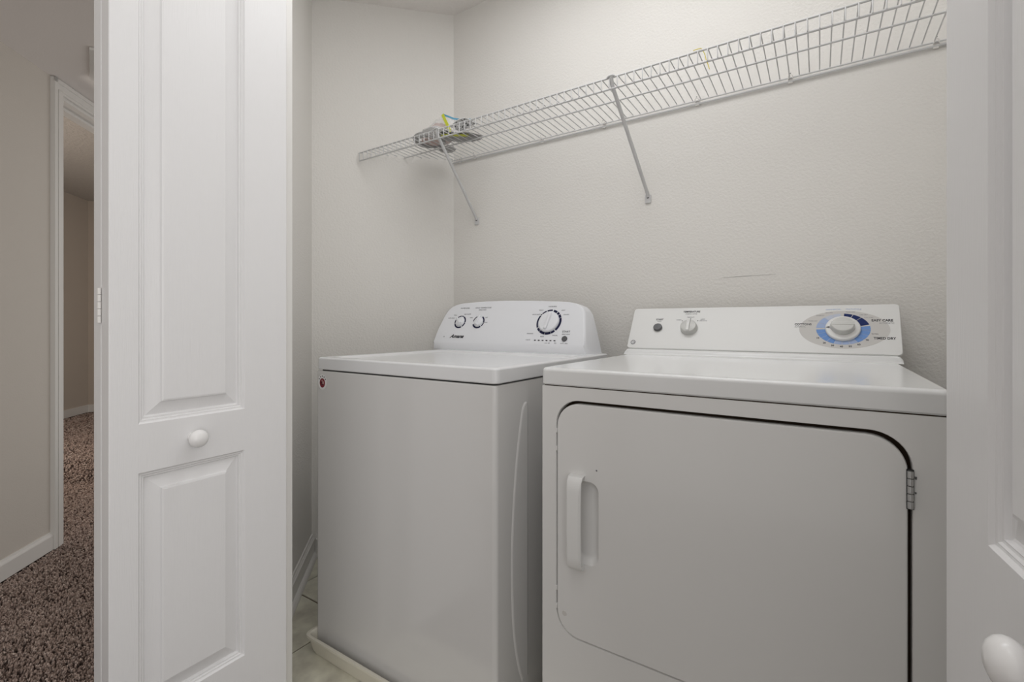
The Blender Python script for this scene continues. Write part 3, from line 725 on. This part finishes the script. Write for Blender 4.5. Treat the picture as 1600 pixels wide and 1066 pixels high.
for sc_, z_ in ((1.0, .0095), (1.0, .020), (.95, .0245), (.86, .0262)):
    pts = []
    for i in range(48):
        a = 2 * math.pi * i / 48; rr = .0265; x, y = rr * math.cos(a), rr * math.sin(a)
        y *= .93
        if math.cos(a) < -.9: x -= .0025 * (-math.cos(a) - .9) / .1
        pts.append((x * sc_, y * sc_, z_))
    lp.append(pts)
loft(b, lp); mk('dial_cap', b, 'knobcap', k)
b = bmesh.new(); loft(b, [[(-.0385, 0, .0098), (-.0300, -.0035, .0098), (-.0300, .0035, .0098)], [(-.0385, 0, .0110), (-.0300, -.0035, .0110), (-.0300, .0035, .0110)]]); mk('pointer', b, 'darkgrey', k, smooth=False)
b = bmesh.new(); box(b, -.026, .026, -.003, .008, .0255, .0272, .0008, 1)
mk('grip', b, 'knobcap', k)
# printed words
dt_('START', .077, .1185, .0082, bold=.0002); dt_('PUSH', .077, .1110, .0055, 'ink_soft')
dt_('TEMPERATURE', .176, .1495, .0095, bold=.0002, xscale=.85); dt_('FABRIC CARE', .176, .1405, .006, 'ink_soft')
dt_('MEDIUM', .176, .1270, .0060, 'ink_soft'); dt_('HIGH', .140, .1165, .0062, 'ink_soft'); dt_('LOW', .214, .1185, .0058, 'ink_soft'); dt_('DELICATE', .216, .1125, .0050, 'ink_soft')
for x, v in ((.1510, .1125), (.1766, .1205), (.1995, .1125)):
    b = bmesh.new(); lathe(b, [(.0002, 0), (.0016, 0), (.0016, .0003), (.0002, .0003)], 10); put('tick_dot', b, 'ink', dcon, dm(x, v), False)
dt_('COTTONS', .4876, .0983, .0098, bold=.0002, xscale=.88); dt_('AUTOMATIC', .4805, .0896, .0062, 'ink_soft', xscale=.75)
dt_('EASY CARE', .6670, .1111, .0102, bold=.0003, xscale=.90); dt_('AUTOMATIC', .6762, .1021, .0065, 'ink_soft', xscale=.85)
dt_('TIMED DRY', .6693, .0528, .0104, bold=.0003, xscale=.86); dt_('70 MIN', .6496, .0665, .0060, xscale=.8)
for s, x, v in (('10', .5231, .0514), ('20', .5383, .0354), ('30', .5568, .0274), ('40', .5766, .0244), ('50', .5957, .0256), ('60', .6146, .032), ('70', .6327, .0466)): dt_(s, x, v, .0072, bold=.0002)
dt_('MORE DRY', .5115, .1100, .0058, 'ink_soft', xscale=.75); dt_('ENERGY', .529, .1290, .0058, 'ink_soft', xscale=.9); dt_('LESS DRY', .5498, .1387, .0058, 'ink_soft', xscale=.75)
dt_('MORE DRY', .5990, .1402, .0058, 'ink_soft', xscale=.75); dt_('LESS DRY', .6280, .1302, .0058, 'ink_soft', xscale=.75); dt_('COOL DOWN', .6385, .1207, .0050, 'ink_soft', xscale=.6)
for s, x, v, rz in (('COMMERCIAL', .560, .1502, 2), ('MULTI-CYCLE', .606, .1502, -2)): text_mesh('printed_text', s, .0060, 'blue_soft', dcon, dm(x, v, .0012, R(rz)), xscale=.95)
# round monogram badge
bd = empty('monogram_badge', (0, 0, 0), 0, dr); bd.matrix_local = dm(.0043, .0250)
b = arc_bm(0, 360, .0058, .0080, n=28, th=.0010); mk('badge_rim', b, 'ink_soft', bd, smooth=False)
b = bmesh.new(); lathe(b, [(.0003, 0), (.0058, 0), (.0058, .0004), (.0003, .0004)], 24); mk('badge_disc', b, 'white', bd, smooth=False)
text_mesh('badge_letters', 'GE', .0078, 'ink_soft', bd, Matrix.Translation((0, 0, .0006)), shear=.2)

# ------------------------------------------------------------ wire shelf
ZS, YBk, YFt, YMd = 1.7665, 1.668, 1.3750, 1.5200
sh = empty('wire_shelf', (-.55, 1.68, ZS)); tag(sh, 'long white wire shelf fixed to the back wall above both appliances', 'shelf')
def S(p): return (p[0] + .55, p[1] - 1.68, p[2] - ZS)
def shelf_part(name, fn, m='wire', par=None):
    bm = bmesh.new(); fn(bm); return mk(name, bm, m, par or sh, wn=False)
xr = .337
def endx(y): return -1.4155 - (1.68 - y) + .006
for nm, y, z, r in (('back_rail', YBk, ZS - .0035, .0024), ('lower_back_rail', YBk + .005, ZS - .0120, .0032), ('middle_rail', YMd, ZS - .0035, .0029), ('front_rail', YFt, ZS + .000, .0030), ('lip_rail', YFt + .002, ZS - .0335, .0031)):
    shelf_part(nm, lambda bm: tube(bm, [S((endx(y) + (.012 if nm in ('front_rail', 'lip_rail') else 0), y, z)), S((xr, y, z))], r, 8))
# deck wires: one mesh shared, shorter ones at the angled end
def wire_bm(y0):
    bm = bmesh.new(); zt = ZS + .0015
    pts = [(0, y0, zt), (0, YFt + .004, zt), (0, YFt - .0015, zt - .0004), (0, YFt - .0035, zt - .004), (0, YFt - .0030, zt - .035)]
    tube(bm, [(p[0], p[1] - 1.68, p[2] - ZS) for p in pts], .0017, 6); return bm
first = None; i = -9
while True:
    x = .079 - i * .0257; i += 1
    if x > xr: continue
    if x < -1.695: break
    y0 = YBk + .002
    if x < endx(y0): y0 = 1.68 - (-1.4155 - x) - .008
    if y0 < YFt + .01: break
    if y0 > YBk:
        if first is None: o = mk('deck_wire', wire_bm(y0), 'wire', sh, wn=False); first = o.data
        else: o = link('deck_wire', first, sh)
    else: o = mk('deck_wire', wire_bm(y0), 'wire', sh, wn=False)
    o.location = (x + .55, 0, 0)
# braces
for (xt, xb, zb) in ((-1.2457, -1.2793, 1.478), (-.5328, -.5114, 1.466)):
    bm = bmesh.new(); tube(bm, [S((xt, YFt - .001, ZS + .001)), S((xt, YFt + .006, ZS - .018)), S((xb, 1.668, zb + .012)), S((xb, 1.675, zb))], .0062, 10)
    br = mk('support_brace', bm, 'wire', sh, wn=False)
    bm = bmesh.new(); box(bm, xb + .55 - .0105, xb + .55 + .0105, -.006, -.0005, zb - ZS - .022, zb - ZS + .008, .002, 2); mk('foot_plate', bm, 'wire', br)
    bm = bmesh.new(); lathe(bm, [(.0003, 0), (.0042, 0), (.0036, .0022), (.0003, .003)], 12, '-y'); mk('foot_screw', bm, 'screw', br, loc=(xb + .55, -.006, zb - ZS - .002))
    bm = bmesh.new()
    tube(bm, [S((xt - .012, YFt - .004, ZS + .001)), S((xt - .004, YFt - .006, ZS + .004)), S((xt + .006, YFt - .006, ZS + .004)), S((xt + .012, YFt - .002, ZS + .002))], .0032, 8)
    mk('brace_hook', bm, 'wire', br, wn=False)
# wall clips
for xc in (-1.3714, -1.2869, -.9435, -.6765, -.3435, -.0726, .2623):
    bm = bmesh.new(); box(bm, -.0065, .0065, -.009, -.0005, -.016, .004, .0028, 2); cpart = mk('wall_clip', bm, 'clip', sh, loc=(xc + .55, 0, -.002))
    bm = bmesh.new(); tube(bm, [(-.005, -.013, -.004), (-.0055, -.016, .003), (0, -.017, .0075), (.0055, -.016, .003), (.005, -.013, -.004)], .0016, 6); mk('clip_hook', bm, 'clip', cpart, wn=False)
    bm = bmesh.new(); lathe(bm, [(.0003, 0), (.0018, 0), (.0003, .001)], 8, '-y'); mk('clip_pin', bm, 'screw', cpart, loc=(0, -.0175, .0095))
bm = bmesh.new(); box(bm, xr - .004 + .55, xr + .003 + .55, YFt - 1.68 - .006, YFt - 1.68 + .040, -.040, .010, .003, 2); mk('end_bracket', bm, 'clip', sh)

# ------------------------------------------------------------ bag and bits on the shelf
ZD = ZS + .0030
def blob(bm, c, sx, sy, sz, seed, amp=.18, nu=24, nv=14, flat=True):
    rr = random.Random(seed); ph = [rr.uniform(0, 6.28) for _ in range(8)]
    r = bmesh.ops.create_uvsphere(bm, u_segments=nu, v_segments=nv, radius=1.0)
    for v in r['verts']:
        x, y, z = v.co; a = math.atan2(y, x)
        k_ = 1 + amp * (math.sin(3 * a + ph[0] + 2 * z) * .5 + math.sin(7 * a + ph[1] - 3 * z) * .3 + math.sin(5 * z + ph[2] + 2 * a) * .4)
        v.co = Vector((c[0] + x * sx * k_, c[1] + y * sy * k_, c[2] + (z * sz * k_ if (z > 0 or not flat) else z * sz * .25)))
    return bm
bag = empty('zip_bag', (-1.27, 1.50, ZD)); tag(bag, 'clear zip bag of pinkish tissue with a yellow and blue seal, on the shelf', 'bag')
def B(p): return (p[0] + 1.27, p[1] - 1.50, p[2] - ZD)
bm = bmesh.new(); blob(bm, B((-1.335, 1.505, ZD + .026)), .092, .052, .082, 5, .10); mk('film', bm, 'film', bag, wn=False)
bm = bmesh.new(); blob(bm, B((-1.345, 1.500, ZD + .022)), .078, .046, .064, 9, .13); mk('tissue', bm, 'pink', bag, wn=False)
def ribbon(bm, pts, wv, th=.0008):
    L = []
    for p in pts:
        p = Vector(p); w_ = Vector(wv)
        L.append([p - w_, p + w_, p + w_ + Vector((0, th, 0)), p - w_ + Vector((0, th, 0))])
    loft(bm, L)
bm = bmesh.new(); ribbon(bm, [B((-1.286, 1.455, ZD + .098)), B((-1.272, 1.450, ZD + .076)), B((-1.256, 1.447, ZD + .050)), B((-1.236, 1.445, ZD + .012))], (.0060, 0, .0026)); mk('yellow_seal_strip', bm, 'lime', bag, wn=False)
bm = bmesh.new(); ribbon(bm, [B((-1.286, 1.456, ZD + .098)), B((-1.262, 1.460, ZD + .086)), B((-1.235, 1.466, ZD + .072)), B((-1.205, 1.470, ZD + .063)), B((-1.175, 1.470, ZD + .058)), B((-1.150, 1.468, ZD + .049)), B((-1.132, 1.465, ZD + .034))], (.0008, 0, .0032)); mk('blue_seal_strip', bm, 'cyan', bag, wn=False)
bm = bmesh.new()
v0 = [B(p) for p in ((-1.286, 1.458, ZD + .096), (-1.235, 1.468, ZD + .070), (-1.175, 1.472, ZD + .056), (-1.132, 1.468, ZD + .033))]
v1 = [B(p) for p in ((-1.236, 1.450, ZD + .004), (-1.215, 1.452, ZD + .004), (-1.170, 1.455, ZD + .004), (-1.132, 1.458, ZD + .004))]
for i_ in range(3): loft(bm, [[v0[i_], v0[i_ + 1], v1[i_ + 1], v1[i_]], [tuple(Vector(p) + Vector((0, .001, 0))) for p in (v0[i_], v0[i_ + 1], v1[i_ + 1], v1[i_])]])
mk('film_flap', bm, 'film', bag, smooth=False)
def thing_mesh(name, bm, m, label, cat, loc, smooth=True):
    o = mk(name, bm, m, None, loc=loc, smooth=smooth, wn=False); return tag(o, label, cat)
bm = bmesh.new(); pts = []
for t in range(0, 30):
    a = t / 29 * 2 * math.pi * 1.9; rr = .055 + .004 * math.sin(a * 1.3)
    pts.append((rr * 1.15 * math.cos(a), rr * .95 * math.sin(a), .009 + .014 * (t / 29)))
tube(bm, pts, .0085, 8); thing_mesh('coiled_hose', bm, 'grey', 'coiled grey rubber hose lying at the left of the shelf bundle', 'hose', (-1.372, 1.470, ZD))
bm = bmesh.new(); blob(bm, (0, 0, .012), .058, .070, .020, 12, .10); thing_mesh('foil_packet', bm, 'silver', 'crumpled silver foil packet in the middle of the shelf bundle', 'packet', (-1.292, 1.440, ZD))
bm = bmesh.new(); blob(bm, (0, 0, .010), .040, .034, .018, 21, .08); thing_mesh('round_tin', bm, 'grey', 'small round grey bundle at the back left, under the zip bag', 'bundle', (-1.372, 1.585, ZD))
bm = bmesh.new(); blob(bm, (0, 0, .0045), .095, .050, .007, 33, .07); bmesh.ops.rotate(bm, verts=bm.verts, cent=(0, 0, 0), matrix=Matrix.Rotation(R(38), 3, 'Z'))
thing_mesh('flat_pouch', bm, 'grey', 'flat mid-grey vinyl pouch lying under the shelf bundle', 'pouch', (-1.225, 1.495, ZD + .001))
bm = bmesh.new()
L = []
for i_ in range(7):
    t = i_ / 6; zz = .012 + .020 * math.sin(t * math.pi) ** .7; L.append([(-.050 + .1 * t, -.030, zz - .006), (-.050 + .1 * t, .045, zz - .002), (-.050 + .1 * t, .045, zz), (-.050 + .1 * t, -.030, zz - .003)])
loft(bm, L); thing_mesh('speckled_sheet', bm, 'speckle', 'curled black-speckled white sheet at the right of the shelf bundle', 'paper', (-1.145, 1.430, ZD))
bm = bmesh.new(); L = []
for i_ in range(9):
    t = i_ / 8; L.append([(-.055 + .11 * t, -.010, .0014), (-.055 + .11 * t, .010, .0014), (-.055 + .11 * t, .010, .0004), (-.055 + .11 * t, -.010, .0004)])
loft(bm, L); bmesh.ops.rotate(bm, verts=bm.verts, cent=(0, 0, 0), matrix=Matrix.Rotation(R(35), 3, 'Z'))
thing_mesh('lime_strap', bm, 'lime', 'pale lime strap lying flat on the shelf wires under the grey pouch', 'strap', (-1.225, 1.46, ZD))
# yellow tie caught on the front rail
bm = bmesh.new(); tube(bm, [(-.028, -.0045, .0012), (-.016, -.0048, .0015), (-.010, .0045, .0060), (-.004, .010, -.002), (.001, .006, -.016), (.004, .002, -.030), (.009, .001, -.045), (.013, .001, -.060)], .0011, 6)
thing_mesh('yellow_tie', bm, 'yellow', 'thin yellow tie hanging from the front rail of the shelf', 'tie', (-.2640, YFt, ZS + .003))

# scuffs on the back wall
bm = bmesh.new()
for (x0, z0, x1, z1, w_) in ((-.262, 1.1640, -.205, 1.1660, .0006), (-.232, 1.1650, -.180, 1.1666, .0011), (-.182, 1.1664, -.112, 1.1672, .0005)):
    loft(bm, [[(x0, YB - .0006, z0 - w_ * .4), (x0, YB + .001, z0 - w_ * .4), (x0, YB + .001, z0 + w_ * .4), (x0, YB - .0006, z0 + w_ * .4)], [(x1, YB - .0006, z1 - w_ * .4), (x1, YB + .001, z1 - w_ * .4), (x1, YB + .001, z1 + w_ * .4), (x1, YB - .0006, z1 + w_ * .4)]])
mk('scuff_mark', bm, 'scuff', bpy.data.objects['wall_back'], smooth=False)
